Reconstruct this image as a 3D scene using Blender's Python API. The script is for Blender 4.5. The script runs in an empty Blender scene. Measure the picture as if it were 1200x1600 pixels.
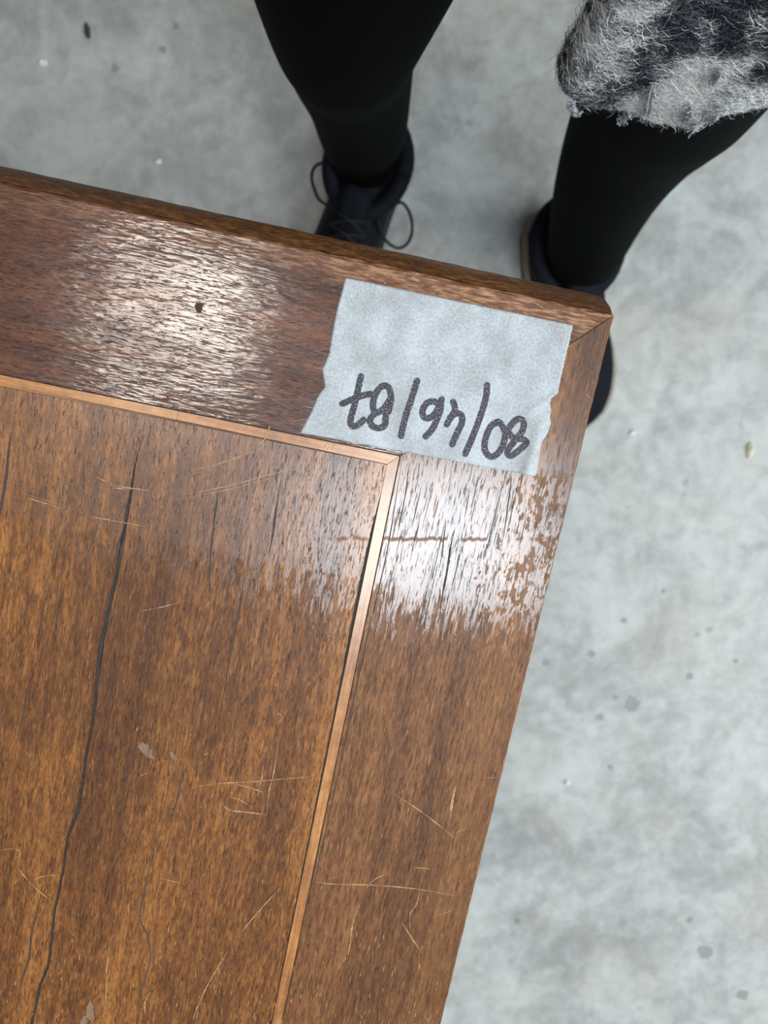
import bpy, bmesh, math, random
import numpy as np
from math import sin, cos, tan, pi, radians, sqrt, atan2
from mathutils import Vector, Matrix
random.seed(7); rng = np.random.default_rng(7)
sc = bpy.context.scene
COL = sc.collection

# ------------------------------------------------------------------ camera, world, lights, exposure
FPX = 1200.0                                   # focal length in pixels of the 1200x1600 frame
CAM = np.array([0.0, 0.0, 1.09])               # phone held 33 cm above the table top
TOP = 0.76                                     # height of the table top
_th, _ph = radians(-9.0), radians(-1.0)
_Rx = np.array([[1, 0, 0], [0, cos(_th), -sin(_th)], [0, sin(_th), cos(_th)]])
_Ry = np.array([[cos(_ph), 0, sin(_ph)], [0, 1, 0], [-sin(_ph), 0, cos(_ph)]])
RC = _Ry @ _Rx
cd = bpy.data.cameras.new('camera'); cam = bpy.data.objects.new('camera', cd); COL.objects.link(cam)
cd.sensor_fit = 'VERTICAL'; cd.sensor_height = 36.0; cd.sensor_width = 27.0
cd.lens = 36.0 * FPX / 1600.0
cd.clip_start = 0.02; cd.clip_end = 100
cd.dof.use_dof = True; cd.dof.focus_distance = 0.335; cd.dof.aperture_fstop = 11.5
cam.matrix_world = Matrix([[*RC[0], CAM[0]], [*RC[1], CAM[1]], [*RC[2], CAM[2]], [0, 0, 0, 1]])
sc.camera = cam

w = bpy.data.worlds.new('world'); sc.world = w; w.use_nodes = True
w.node_tree.nodes['Background'].inputs['Color'].default_value = (0.90, 0.96, 1.0, 1)
w.node_tree.nodes['Background'].inputs['Strength'].default_value = 0.08

def area(name, loc, target, sx, sy, power, col):
    l = bpy.data.lights.new(name, 'AREA'); l.shape = 'RECTANGLE'; l.size = sx; l.size_y = sy
    l.energy = power; l.color = col
    o = bpy.data.objects.new(name, l); COL.objects.link(o); o.location = loc
    d = Vector(target) - Vector(loc)
    o.rotation_euler = d.to_track_quat('-Z', 'Y').to_euler()
    return o
area('ceiling_lamp_warm', (-0.74, 0.28, 3.5), (-0.74, 0.28, 0), 0.54, 0.44, 19, (1.0, 0.93, 0.84))
area('ceiling_lamp_cool', (0.25, -0.60, 3.5), (0.25, -0.60, 0), 0.94, 0.62, 40, (0.80, 0.91, 1.0))
area('open_door_daylight', (3.2, -1.0, 3.2), (0.3, 0, 0.2), 4.0, 3.6, 235, (0.92, 0.98, 1.0))
sc.view_settings.view_transform = 'Standard'; sc.view_settings.look = 'None'
sc.view_settings.gamma = 1.0; sc.view_settings.use_curve_mapping = False
sc.view_settings.exposure = -0.06

# ------------------------------------------------------------------ helpers
def at(px, py, z):
    """world point at height z that the pixel (px, py) of the 1200x1600 frame sees"""
    d = RC @ np.array([(px - 600) / FPX, (800 - py) / FPX, -1.0])
    p = CAM + d * ((z - CAM[2]) / d[2])
    return Vector(p)
def depth(p):
    return -(RC.T @ (np.array(p) - CAM))[2]

def project(P):
    q = (np.asarray(P, float) - CAM) @ RC
    return 600 + FPX * q[..., 0] / -q[..., 2], 800 - FPX * q[..., 1] / -q[..., 2]

CORNER = at(960, 492, TOP); TROT = radians(-11.6)
_c, _s = cos(-TROT), sin(-TROT)
def loc(px, py):
    """table coordinates (u along the front edge, v away from the person is negative)"""
    p = at(px, py, TOP) - CORNER
    return (p.x * _c - p.y * _s, p.x * _s + p.y * _c)
PX = 0.321 / FPX                                # metres per photo pixel on the table top

def mesh_obj(name, verts, faces, mat=None, parent=None, smooth=False):
    me = bpy.data.meshes.new(name); me.from_pydata([tuple(v) for v in verts], [], [tuple(f) for f in faces]); me.update()
    if smooth: me.polygons.foreach_set('use_smooth', [True] * len(me.polygons))
    if mat: me.materials.append(mat)
    o = bpy.data.objects.new(name, me); COL.objects.link(o)
    if parent: o.parent = parent
    return o
def fix_normals(o):
    bm = bmesh.new(); bm.from_mesh(o.data); bmesh.ops.recalc_face_normals(bm, faces=bm.faces); bm.to_mesh(o.data); bm.free()
def empty(name, loc_, rz=0):
    o = bpy.data.objects.new(name, None); COL.objects.link(o); o.location = loc_; o.rotation_euler = (0, 0, rz)
    o.empty_display_size = 0.05
    return o
def tag(o, label=None, cat=None, group=None, kind=None):
    for k, v in (('label', label), ('category', cat), ('group', group), ('kind', kind)):
        if v: o[k] = v
    return o
def mod(o, typ, **kw):
    m = o.modifiers.new(typ.lower(), typ)
    for k, v in kw.items(): setattr(m, k, v)
    return m
def catmull(pts, n=8):
    pts = [Vector(p) for p in pts]
    if len(pts) < 3:
        return [pts[0].lerp(pts[-1], i / n) for i in range(n + 1)]
    out = []
    for i in range(len(pts) - 1):
        p0 = pts[max(i - 1, 0)]; p1 = pts[i]; p2 = pts[i + 1]; p3 = pts[min(i + 2, len(pts) - 1)]
        for k in range(n):
            t = k / n
            out.append(0.5 * ((2 * p1) + (p2 - p0) * t + (2 * p0 - 5 * p1 + 4 * p2 - p3) * t * t + (3 * p1 - p0 - 3 * p2 + p3) * t ** 3))
    out.append(pts[-1]); return out
def tube(pts, r, seg=8):
    """verts, faces of a capped tube along pts; r a number or a list"""
    V, F = [], []; n = len(pts)
    up = Vector((0.13, 0.21, 0.97))
    for i, p in enumerate(pts):
        t = (pts[min(i + 1, n - 1)] - pts[max(i - 1, 0)]).normalized()
        a = t.cross(up); a = a.normalized() if a.length > 1e-4 else t.cross(Vector((1, 0, 0))).normalized()
        b = t.cross(a)
        rr = r[i] if isinstance(r, (list, tuple)) else r
        for k in range(seg):
            V.append(p + (a * cos(2 * pi * k / seg) + b * sin(2 * pi * k / seg)) * rr)
    for i in range(n - 1):
        for k in range(seg):
            F.append((i * seg + k, i * seg + (k + 1) % seg, (i + 1) * seg + (k + 1) % seg, (i + 1) * seg + k))
    F.append(tuple(range(seg - 1, -1, -1))); F.append(tuple((n - 1) * seg + k for k in range(seg)))
    return V, F
def loft(rings, cap=True):
    V, F = [], []; m = len(rings[0])
    for r in rings: V += [Vector(p) for p in r]
    for i in range(len(rings) - 1):
        for k in range(m):
            F.append((i * m + k, i * m + (k + 1) % m, (i + 1) * m + (k + 1) % m, (i + 1) * m + k))
    if cap: F.append(tuple(range(m - 1, -1, -1))); F.append(tuple((len(rings) - 1) * m + k for k in range(m)))
    return V, F
class MB:
    def __init__(s): s.V, s.F = [], []
    def add(s, vf):
        n = len(s.V); s.V += list(vf[0]); s.F += [tuple(i + n for i in f) for f in vf[1]]; return s
    def build(s, name, mat, parent=None, smooth=False):
        return mesh_obj(name, s.V, s.F, mat, parent, smooth)
def box(x0, x1, y0, y1, z0, z1):
    V = [Vector(p) for p in ((x0, y0, z0), (x1, y0, z0), (x1, y1, z0), (x0, y1, z0), (x0, y0, z1), (x1, y0, z1), (x1, y1, z1), (x0, y1, z1))]
    return V, [(3, 2, 1, 0), (4, 5, 6, 7), (0, 1, 5, 4), (1, 2, 6, 5), (2, 3, 7, 6), (3, 0, 4, 7)]

# ------------------------------------------------------------------ node materials
class N:
    """small node-tree writer"""
    def __init__(s, name):
        s.m = bpy.data.materials.new(name); s.m.use_nodes = True; s.t = s.m.node_tree
        s.b = s.t.nodes['Principled BSDF']; s.x = 0
        s.tc = s.t.nodes.new('ShaderNodeTexCoord')
    def new(s, typ): return s.t.nodes.new(typ)
    def put(s, sock, v):
        if hasattr(v, 'is_output'): s.t.links.new(v, sock)
        elif isinstance(v, (tuple, list)) and len(v) == 3 and sock.type == 'RGBA': sock.default_value = (*v, 1)
        else: sock.default_value = v
    def map(s, scale, rot=(0, 0, 0), loc_=(0, 0, 0), src=None):
        n = s.new('ShaderNodeMapping'); s.put(n.inputs['Vector'], src or s.tc.outputs['Object'])
        n.inputs['Scale'].default_value = scale; n.inputs['Rotation'].default_value = rot; n.inputs['Location'].default_value = loc_
        return n.outputs[0]
    def noise(s, vec, scale=1, detail=3, rough=0.55, dist=0.0):
        n = s.new('ShaderNodeTexNoise'); s.put(n.inputs['Vector'], vec)
        n.inputs['Scale'].default_value = scale; n.inputs['Detail'].default_value = detail
        n.inputs['Roughness'].default_value = rough; n.inputs['Distortion'].default_value = dist
        return n.outputs['Fac']
    def voro(s, vec, scale=1, feature='F1'):
        n = s.new('ShaderNodeTexVoronoi'); n.feature = feature; s.put(n.inputs['Vector'], vec); n.inputs['Scale'].default_value = scale
        return n.outputs['Distance']
    def math(s, op, a, b=0.0, c=0.0, clamp=False):
        n = s.new('ShaderNodeMath'); n.operation = op; n.use_clamp = clamp
        for i, v in enumerate((a, b, c)): s.put(n.inputs[i], v)
        return n.outputs[0]
    def step(s, v, lo, hi, a=0.0, b=1.0):
        n = s.new('ShaderNodeMapRange'); n.interpolation_type = 'SMOOTHSTEP'
        for i, q in enumerate((v, lo, hi, a, b)): s.put(n.inputs[i], q)
        return n.outputs[0]
    def mix(s, f, a, b, blend='MIX'):
        n = s.new('ShaderNodeMix'); n.data_type = 'RGBA'; n.blend_type = blend
        s.put(n.inputs[0], f); s.put(n.inputs[6], a if hasattr(a, 'is_output') else (*a[:3], 1)); s.put(n.inputs[7], b if hasattr(b, 'is_output') else (*b[:3], 1))
        return n.outputs[2]
    def ramp(s, f, stops):
        n = s.new('ShaderNodeValToRGB'); s.put(n.inputs[0], f); e = n.color_ramp.elements
        while len(e) < len(stops): e.new(0.5)
        for q, (p, c) in zip(e, stops): q.position = p; q.color = (*c, 1)
        return n.outputs[0]
    def sep(s, v=None):
        n = s.new('ShaderNodeSeparateXYZ'); s.put(n.inputs[0], v or s.tc.outputs['Object']); return n.outputs
    def bump(s, h, strength=0.3, dist=0.001, nrm=None):
        n = s.new('ShaderNodeBump'); s.put(n.inputs['Height'], h); n.inputs['Strength'].default_value = strength; n.inputs['Distance'].default_value = dist
        if nrm is not None: s.put(n.inputs['Normal'], nrm)
        return n.outputs[0]
    def set(s, **kw):
        for k, v in kw.items(): s.put(s.b.inputs[k.replace('_', ' ')], v)
        return s.m
def srgb(r, g, b):
    f = lambda c: (c / 255 / 12.92) if c / 255 <= 0.04045 else ((c / 255 + 0.055) / 1.055) ** 2.4
    return (f(r), f(g), f(b))

V0 = loc(700, 932)[1]                             # lower limit of the shiny old finish (table v)
VTAPE = loc(850, 735)[1]                          # lower limit of the tape
VLINE = loc(720, 842)[1]                          # worn brown line across it

def wood(name, along, dark, mid, light, film=0.0, worn=0.0, ribbon=1.0, coat=0.5, crough=0.22, pore=1.0, rip=1.0, band=1.0, pl=1.0, hb=1.0):
    n = N(name); ob = n.tc.outputs['Object']
    rot = (0, 0, 0) if along == 'v' else (0, 0, pi / 2)
    q = n.map((1, 1, 1), rot)                     # grain along local y
    M = lambda a, b, l=0: n.map((a, b, 60), loc_=(l, l * 0.7, 0), src=q)
    wav = n.noise(M(22, 9, 3), 1, 2)
    qs = n.sep(q)
    band1 = n.noise(M(52, 2.2, 1.3), 1, 3, 0.55, 0.4)
    band2 = n.noise(M(150, 9, 5), 1, 3, 0.6)
    fig = n.noise(M(300, 130, 2), 1, 3, 0.6, 0.8)
    fib = n.noise(M(1000, 130, 7), 1, 3, 0.65, 0.25)
    fine = n.noise(M(1900, 330, 4), 1, 2, 0.6)
    v = n.math('ADD', n.math('MULTIPLY', band1, 0.42 * band), n.math('MULTIPLY', band2, 0.26))
    v = n.math('ADD', v, n.math('MULTIPLY', fig, 0.34 * ribbon))
    v = n.math('ADD', v, n.math('MULTIPLY', fib, 0.50))
    v = n.math('ADD', v, n.math('MULTIPLY', fine, 0.30))
    tot = 0.42 * band + 0.26 + 0.34 * ribbon + 0.50 + 0.30
    v = n.math('DIVIDE', v, tot)
    col = n.ramp(n.step(v, 0.37, 0.63), [(0.0, dark), (0.5, mid), (1.0, light)])
    po = n.noise(M(1500, 210 * pl, 11), 1, 3, 0.7, 0.15)
    pores = n.step(po, 0.55, 0.63)
    col = n.mix(n.math('MULTIPLY', pores, 0.62 * pore), col, tuple(c * 0.28 for c in dark))
    # short pale knocks and rubs along the grain
    kn = n.step(n.noise(M(520, 60, 17), 1, 2, 0.5), 0.735, 0.79)
    col = n.mix(n.math('MULTIPLY', kn, 0.35), col, (0.42, 0.28, 0.15))
    mud = n.step(n.noise(n.map((11, 11, 11)), 1, 4), 0.4, 0.75)
    col = n.mix(n.math('MULTIPLY', mud, 0.30), col, tuple(c * 0.75 for c in dark))
    h = n.math('ADD', n.math('MULTIPLY', fib, 0.5), n.math('MULTIPLY', fine, 0.25))
    h = n.math('SUBTRACT', h, n.math('MULTIPLY', pores, 0.55))
    rp = n.noise(M(560, 95, 9), 1, 2, 0.5, 0.3)
    rp2 = n.noise(M(120, 40, 19), 1, 2, 0.5)
    hc = n.math('ADD', n.math('MULTIPLY', rp, 0.8 * rip), n.math('MULTIPLY', h, 0.30 * hb))
    hc = n.math('ADD', hc, n.math('MULTIPLY', rp2, 0.9 * rip))
    bn = n.bump(h, 0.55, 0.00030)
    bc = n.bump(hc, 0.55, 0.00030)
    cw = n.math('MULTIPLY', n.step(n.noise(M(60, 25, 23), 1, 3), 0.25, 0.62, 0.45, 1.0), coat)
    cw = n.math('MULTIPLY', cw, n.math('SUBTRACT', 1.0, n.math('MULTIPLY', pores, 0.7)))
    rough = 0.52; crg = crough
    if worn:
        uw = n.sep(ob); en = n.noise(n.map((70, 200, 60)), 1, 4, 0.65)
        wm = n.math('MULTIPLY', n.step(n.math('ADD', uw[1], n.math('MULTIPLY', n.math('SUBTRACT', en, 0.5), 0.016)), -0.016, -0.004), n.step(uw[0], -0.20, -0.05, 0.25, 1.0))
        wm = n.math('MULTIPLY', wm, worn)
        col = n.mix(wm, col, n.ramp(n.step(fib, 0.35, 0.65), [(0, srgb(104, 66, 42)), (0.6, srgb(146, 102, 70)), (1, srgb(190, 148, 112))]))
        cw = n.math('MULTIPLY', cw, n.math('SUBTRACT', 1.0, n.math('MULTIPLY', wm, 0.8)))
    if film:
        # old shiny film left on the side board and the panel corner, torn off below a straight line
        uv = n.sep(ob)
        edge = n.noise(n.map((420, 60, 60)), 1, 3, 0.65)
        lowf = n.noise(n.map((45, 30, 30)), 1, 2)
        vv = n.math('ADD', uv[1], n.math('MULTIPLY', n.math('SUBTRACT', edge, 0.5), 0.0045))
        full = n.step(vv, V0 - 0.0012, V0 + 0.0012)
        # below the line the film survives in streaks that thin out
        gone = n.step(uv[1], V0 - 0.034, V0 + 0.002, 0.64, 0.44)
        streak = n.step(n.math('ADD', n.noise(n.map((760, 110, 60)), 1, 3, 0.7), n.math('MULTIPLY', n.math('SUBTRACT', lowf, 0.5), 0.25)), gone, n.math('ADD', gone, 0.05))
        f = n.math('MAXIMUM', full, streak)
        # chips through the film near the outer edge and along one worn line
        nearedge = n.step(uv[0], -0.045, -0.008, 0.0, 0.16)
        chip = n.step(n.math('ADD', n.noise(n.map((480, 170, 60), loc_=(3, 1, 0)), 1, 3, 0.6), nearedge), 0.66, 0.70)
        chip = n.math('MULTIPLY', chip, n.step(uv[1], VTAPE - 0.004, VTAPE + 0.006, 1.0, 0.0))
        ld = n.math('ABSOLUTE', n.math('SUBTRACT', n.math('ADD', uv[1], n.math('ADD', n.math('MULTIPLY', uv[0], -0.20), n.math('MULTIPLY', n.math('SUBTRACT', edge, 0.5), 0.004))), VLINE - 0.20 * loc(720, 842)[0]))
        line = n.math('MULTIPLY', n.step(ld, 0.0004, 0.0014, 1.0, 0.0), n.step(uv[0], -0.100, -0.094))
        line = n.math('MULTIPLY', line, n.step(n.noise(n.map((150, 40, 60), loc_=(9, 2, 0)), 1, 2), 0.42, 0.55))
        f = n.math('MULTIPLY', f, n.math('SUBTRACT', 1.0, n.math('MAXIMUM', chip, line)))
        f = n.math('MULTIPLY', f, n.math('SUBTRACT', 1.0, n.math('MULTIPLY', pores, 0.85)))
        f = n.math('MULTIPLY', f, film)
        cw = n.math('ADD', n.math('MULTIPLY', f, 1.0), n.math('MULTIPLY', cw, 0.25), clamp=True)
        crg = n.math('ADD', crough, n.math('MULTIPLY', f, 0.03))
        hole = n.math('MAXIMUM', chip, line)
        col = n.mix(n.math('MULTIPLY', hole, 0.5), col, srgb(120, 78, 38))
    n.set(Base_Color=col, Roughness=rough, Normal=bn, Coat_Weight=cw, Coat_Roughness=crg, Coat_Normal=bc)
    n.b.inputs['Specular IOR Level'].default_value = 0.35
    n.b.inputs['Coat IOR'].default_value = 1.6
    return n.m

M_FRONT = wood('front_board_wood', 'u', srgb(58, 32, 24), srgb(92, 54, 38), srgb(124, 76, 50), ribbon=0.5, worn=0.8, coat=1.0, crough=0.13, rip=1.3)
M_SIDE = wood('side_board_wood', 'v', srgb(82, 51, 30), srgb(124, 80, 46), srgb(158, 108, 64), film=1.0, ribbon=0.6, coat=0.5, crough=0.15, rip=0.15, pl=0.55, hb=0.5)
M_PANEL = wood('panel_veneer', 'v', srgb(80, 46, 25), srgb(124, 77, 38), srgb(174, 114, 56), film=0.8, ribbon=0.8, coat=0.55, crough=0.22, rip=0.4, band=1.25, hb=0.7)
M_EDGE = wood('moulded_edge_wood', 'u', srgb(58, 34, 18), srgb(98, 62, 32), srgb(136, 92, 50), ribbon=0.2, coat=0.25, crough=0.4, rip=0.4)
M_UNDER = wood('underframe_wood', 'u', srgb(40, 24, 14), srgb(66, 42, 26), srgb(92, 62, 40), coat=0.2, crough=0.4)

def inlay_mat(name, along):
    n = N(name)
    q = n.map((1, 1, 1), (0, 0, 0) if along == 'v' else (0, 0, pi / 2))
    a = n.noise(n.map((700, 40, 40), src=q), 1, 3, 0.6)
    b = n.noise(n.map((30, 22, 20), src=q), 1, 3)
    c = n.noise(n.map((260, 260, 60), src=q), 1, 3)
    v = n.math('ADD', n.math('MULTIPLY', a, 0.4), n.math('ADD', n.math('MULTIPLY', b, 0.4), n.math('MULTIPLY', c, 0.2)))
    col = n.ramp(n.step(v, 0.36, 0.64), [(0, srgb(142, 92, 52)), (0.5, srgb(180, 120, 66)), (1, srgb(206, 146, 86))])
    n.set(Base_Color=col, Roughness=0.42, Coat_Weight=0.95, Coat_Roughness=0.19, Normal=n.bump(a, 0.25, 0.0002))
    return n.m
M_INU, M_INV = inlay_mat('inlay_maple_front', 'u'), inlay_mat('inlay_maple_side', 'v')

n = N('crack_filler')
n.set(Base_Color=n.mix(n.noise(n.map((500, 120, 60)), 1, 4, 0.7), srgb(26, 21, 18), srgb(92, 84, 78)), Roughness=0.85)
M_CRACK = n.m
n = N('scratched_raw_wood')
n.set(Base_Color=n.mix(n.noise(n.map((700, 700, 60)), 1, 3), srgb(150, 108, 70), srgb(208, 170, 124)), Roughness=0.7)
M_SCR = n.m
n = N('pale_residue')
n.set(Base_Color=n.mix(n.noise(n.map((900, 400, 60)), 1, 3), srgb(112, 84, 62), srgb(154, 126, 104)), Roughness=0.8)
M_RES = n.m

n = N('masking_tape_paper')
a = n.noise(n.map((900, 900, 60)), 1, 4, 0.75); b = n.noise(n.map((60, 45, 40)), 1, 4, 0.6)
c = n.noise(n.map((2600, 700, 60)), 1, 2, 0.7)
v = n.math('ADD', n.math('MULTIPLY', a, 0.40), n.math('ADD', n.math('MULTIPLY', b, 0.40), n.math('MULTIPLY', c, 0.20)))
col = n.ramp(n.step(v, 0.36, 0.64), [(0, srgb(150, 151, 154)), (0.5, srgb(176, 182, 186)), (1, srgb(200, 208, 212))])
stain = n.step(n.noise(n.map((28, 28, 28), loc_=(2, 5, 0)), 1, 3), 0.55, 0.75)
col = n.mix(n.math('MULTIPLY', stain, 0.25), col, srgb(140, 128, 118))
wr = n.noise(n.map((120, 35, 30)), 1, 2, 0.5, 1.5)
n.set(Base_Color=col, Roughness=0.5, Normal=n.bump(n.math('ADD', n.math('MULTIPLY', a, 0.4), n.math('ADD', n.math('MULTIPLY', c, 0.3), n.math('MULTIPLY', wr, 0.25))), 0.22, 0.0003))
n.b.inputs['Specular IOR Level'].default_value = 0.4
M_TAPE = n.m
n = N('marker_ink')
a = n.noise(n.map((1500, 1500, 60)), 1, 3, 0.8)
g = n.step(a, 0.56, 0.63)
n.set(Base_Color=n.mix(g, n.mix(n.noise(n.map((300, 300, 60))), srgb(24, 20, 30), srgb(50, 44, 60)), srgb(176, 172, 186)), Roughness=0.55)
M_INK = n.m

n = N('polished_concrete')
a = n.noise(n.map((2.2, 2.2, 2.2)), 1, 4, 0.55); b = n.noise(n.map((11, 11, 11)), 1, 5, 0.62, 0.6); c = n.noise(n.map((46, 46, 46)), 1, 4, 0.6, 0.4)
d = n.noise(n.map((240, 240, 240)), 1, 2)
v = n.math('ADD', n.math('MULTIPLY', a, 0.3), n.math('ADD', n.math('MULTIPLY', b, 0.42), n.math('ADD', n.math('MULTIPLY', c, 0.24), n.math('MULTIPLY', d, 0.04))))
col = n.ramp(n.step(v, 0.36, 0.64), [(0, srgb(153, 154, 151)), (0.5, srgb(179, 181, 178)), (1, srgb(201, 204, 201))])
warm = n.step(n.noise(n.map((7, 7, 7), loc_=(4, 9, 0)), 1, 3), 0.5, 0.72)
col = n.mix(n.math('MULTIPLY', warm, 0.25), col, srgb(176, 166, 150))
sp = n.step(n.math('ADD', n.voro(n.map((17, 17, 17), loc_=(0.4, 0.2, 0)), 1), n.math('MULTIPLY', n.noise(n.map((130, 130, 130))), 0.10)), 0.07, 0.19, 1.0, 0.0)
sp = n.math('MULTIPLY', sp, n.step(n.noise(n.map((9, 9, 9), loc_=(7, 1, 0)), 1, 2), 0.45, 0.6))
col = n.mix(n.math('MULTIPLY', sp, 0.5), col, srgb(92, 92, 90))
n.set(Base_Color=col, Roughness=n.step(b, 0.3, 0.7, 0.42, 0.6), Normal=n.bump(n.math('ADD', c, n.math('MULTIPLY', d, 0.5)), 0.12, 0.001))
n.b.inputs['Specular IOR Level'].default_value = 0.3
M_FLOOR = n.m

n = N('black_knit')
r1 = n.noise(n.map((60, 60, 20)), 1, 3); r2 = n.noise(n.map((900, 900, 500)), 1, 2)
n.set(Base_Color=n.mix(r1, (0.0007, 0.0007, 0.0009), (0.0017, 0.0017, 0.0019)), Roughness=0.8,
      Normal=n.bump(n.math('ADD', n.noise(n.map((420, 420, 14)), 1, 1), n.math('MULTIPLY', r2, 0.4)), 0.5, 0.0008))
n.b.inputs['Specular IOR Level'].default_value = 0.06
n.b.inputs['Sheen Weight'].default_value = 0.0
M_KNIT = n.m
def plain(name, c1, c2, rough, scale=200, sheen=0.0, spec=0.3, bump=0.3):
    n = N(name); a = n.noise(n.map((scale,) * 3), 1, 3, 0.6)
    n.set(Base_Color=n.mix(a, c1, c2), Roughness=rough, Normal=n.bump(a, bump, 0.001))
    n.b.inputs['Specular IOR Level'].default_value = spec; n.b.inputs['Sheen Weight'].default_value = sheen
    return n.m
M_SHOE = plain('navy_shoe_fabric', (0.0025, 0.003, 0.006), (0.008, 0.009, 0.015), 0.75, 500, spec=0.15)
M_LACE = plain('black_lace', (0.004, 0.005, 0.008), (0.012, 0.014, 0.018), 0.7, 900)
M_SOLE = plain('dark_rubber_sole', (0.016, 0.016, 0.018), (0.034, 0.034, 0.036), 0.6, 200)
M_RIM = plain('beige_rubber_rim', srgb(128, 120, 110), srgb(156, 148, 136), 0.6, 150)
M_SKIN = plain('skin', srgb(196, 148, 124), srgb(212, 166, 142), 0.5, 60, bump=0.05)
M_HAIR = plain('brown_hair', srgb(44, 30, 22), srgb(70, 48, 34), 0.5, 400)
n = N('woven_coat_cloth'); at_ = n.new('ShaderNodeAttribute'); at_.attribute_name = 'fibre'
n.set(Base_Color=at_.outputs['Color'], Roughness=0.9, Normal=n.bump(n.noise(n.map((500,) * 3), 1, 3), 0.5, 0.001))
M_COAT = n.m
n = N('mohair_fibre'); at_ = n.new('ShaderNodeAttribute'); at_.attribute_name = 'fibre'
n.set(Base_Color=at_.outputs['Color'], Roughness=0.55)
n.b.inputs['Specular IOR Level'].default_value = 0.25
M_FUR = n.m
M_KNOT = plain('dark_knot', srgb(34, 24, 18), srgb(78, 56, 42), 0.5, 900)
M_STAIN = plain('concrete_stain', srgb(136, 138, 136), srgb(166, 168, 166), 0.6, 60)
M_CHIP = plain('pale_wood_shaving', srgb(214, 206, 178), srgb(232, 226, 204), 0.7, 300)
M_WHITE = plain('white_crumb', srgb(226, 228, 226), srgb(246, 246, 244), 0.7, 300)
M_DIRT = plain('dark_dirt', srgb(52, 50, 46), srgb(84, 80, 74), 0.9, 300)

# ------------------------------------------------------------------ floor
fl = mesh_obj('floor', [(-6, -6, 0), (6, -6, 0), (6, 6, 0), (-6, 6, 0)], [(0, 1, 2, 3)], M_FLOOR)
tag(fl, 'mottled grey concrete floor under the table', kind='structure')

# ------------------------------------------------------------------ table
TB = empty('table', (CORNER.x, CORNER.y, 0.0), TROT)
tag(TB, 'worn brown veneered wooden table with pale inlay line and mitred border boards', 'table')
LU, LV = 0.80, 0.54
WF = -loc(625, 712)[1]; WS = -loc(625, 714)[0]         # widths of the border boards
IW = 16.5 * PX                                          # inlay width
print('board widths', WF, WS, IW)
TH = 0.022
def jit(i, seed, amp):
    return amp * (sin(i * 1.7 + seed) + sin(i * 0.53 + seed * 2.1) + 0.7 * sin(i * 4.1 + seed * 0.7)) / 2.7

def rail(name, profile_fn, m0, m1, axis, mat, nseg=160, matsel=None):
    """border board lofted along its length. profile_fn(i) -> list of (cross, z); the ends are mitred by m0/m1(cross)"""
    rings = []
    for i in range(nseg + 1):
        t = i / nseg; t = t
        ring = []
        for (c_, z_) in profile_fn(i):
            l_ = m0(c_) + (m1(c_) - m0(c_)) * t
            ring.append(Vector((l_, c_, z_)) if axis == 'u' else Vector((c_, l_, z_)))
        rings.append(ring)
    V, F = loft(rings)
    o = mesh_obj(name, V, F, mat, TB)
    fix_normals(o)
    return o
g = 0.00022
Z1 = TOP
# front board: flat top; the moulded lip below it sticks out and is a part of its own
def prof_front(i):
    j = jit(i, 1.0, 0.00022)
    return [(-WF, Z1 - TH), (-WF, Z1 - 0.0002), (-WF + 0.0003, Z1), (-0.0012 + j, Z1), (0.0 + j, Z1 - 0.0007), (0.0004 + j, Z1 - 0.002), (0.0004, Z1 - TH)]
rail('border_board', prof_front, lambda c_: -LU - min(c_, 0), lambda c_: min(c_, 0) - g, 'u', M_FRONT)
def prof_lip(i):
    j = jit(i, 3.3, 0.00018)
    return [(0.0005, Z1 - 0.0020), (0.0035 + j, Z1 - 0.0042), (0.0065 + j, Z1 - 0.0080), (0.0085 + j, Z1 - 0.0130), (0.0090 + j, Z1 - 0.018), (0.0080, Z1 - 0.024), (0.0005, Z1 - 0.026)]
lip = rail('moulded_edge', prof_lip, lambda c_: -LU, lambda c_: -0.0004 - 0.15 * max(c_, 0) - 50 * max(c_ - 0.0005, 0) ** 2, 'u', M_EDGE)
tag(lip, 'darker rounded lip along the front edge')
def prof_side(i):
    j = jit(i, 5.1, 0.00018)
    return [(-WS, Z1 - TH), (-WS, Z1 - 0.0002), (-WS + 0.0003, Z1), (-0.0006 + j, Z1), (-0.0002 + j, Z1 - 0.0003), (0.0 + j, Z1 - 0.0012), (-0.001, Z1 - TH)]
rail('border_board', prof_side, lambda c_: -LV - min(c_, 0), lambda c_: min(c_, 0) - g, 'v', M_SIDE, 220)
def prof_l(i): return [(-LU + WS, Z1 - TH), (-LU + WS, Z1), (-LU + 0.001, Z1), (-LU, Z1 - 0.001), (-LU, Z1 - TH)]
rail('border_board', prof_l, lambda c_: -LV + (c_ + LU), lambda c_: -(c_ + LU) - g, 'v', M_SIDE, 2)
def prof_b(i): return [(-LV + WF, Z1 - TH), (-LV + WF, Z1), (-LV + 0.001, Z1), (-LV, Z1 - 0.001), (-LV, Z1 - TH)]
rail('border_board', prof_b, lambda c_: -LU + (c_ + LV), lambda c_: -(c_ + LV) - g, 'u', M_FRONT, 2)

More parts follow.
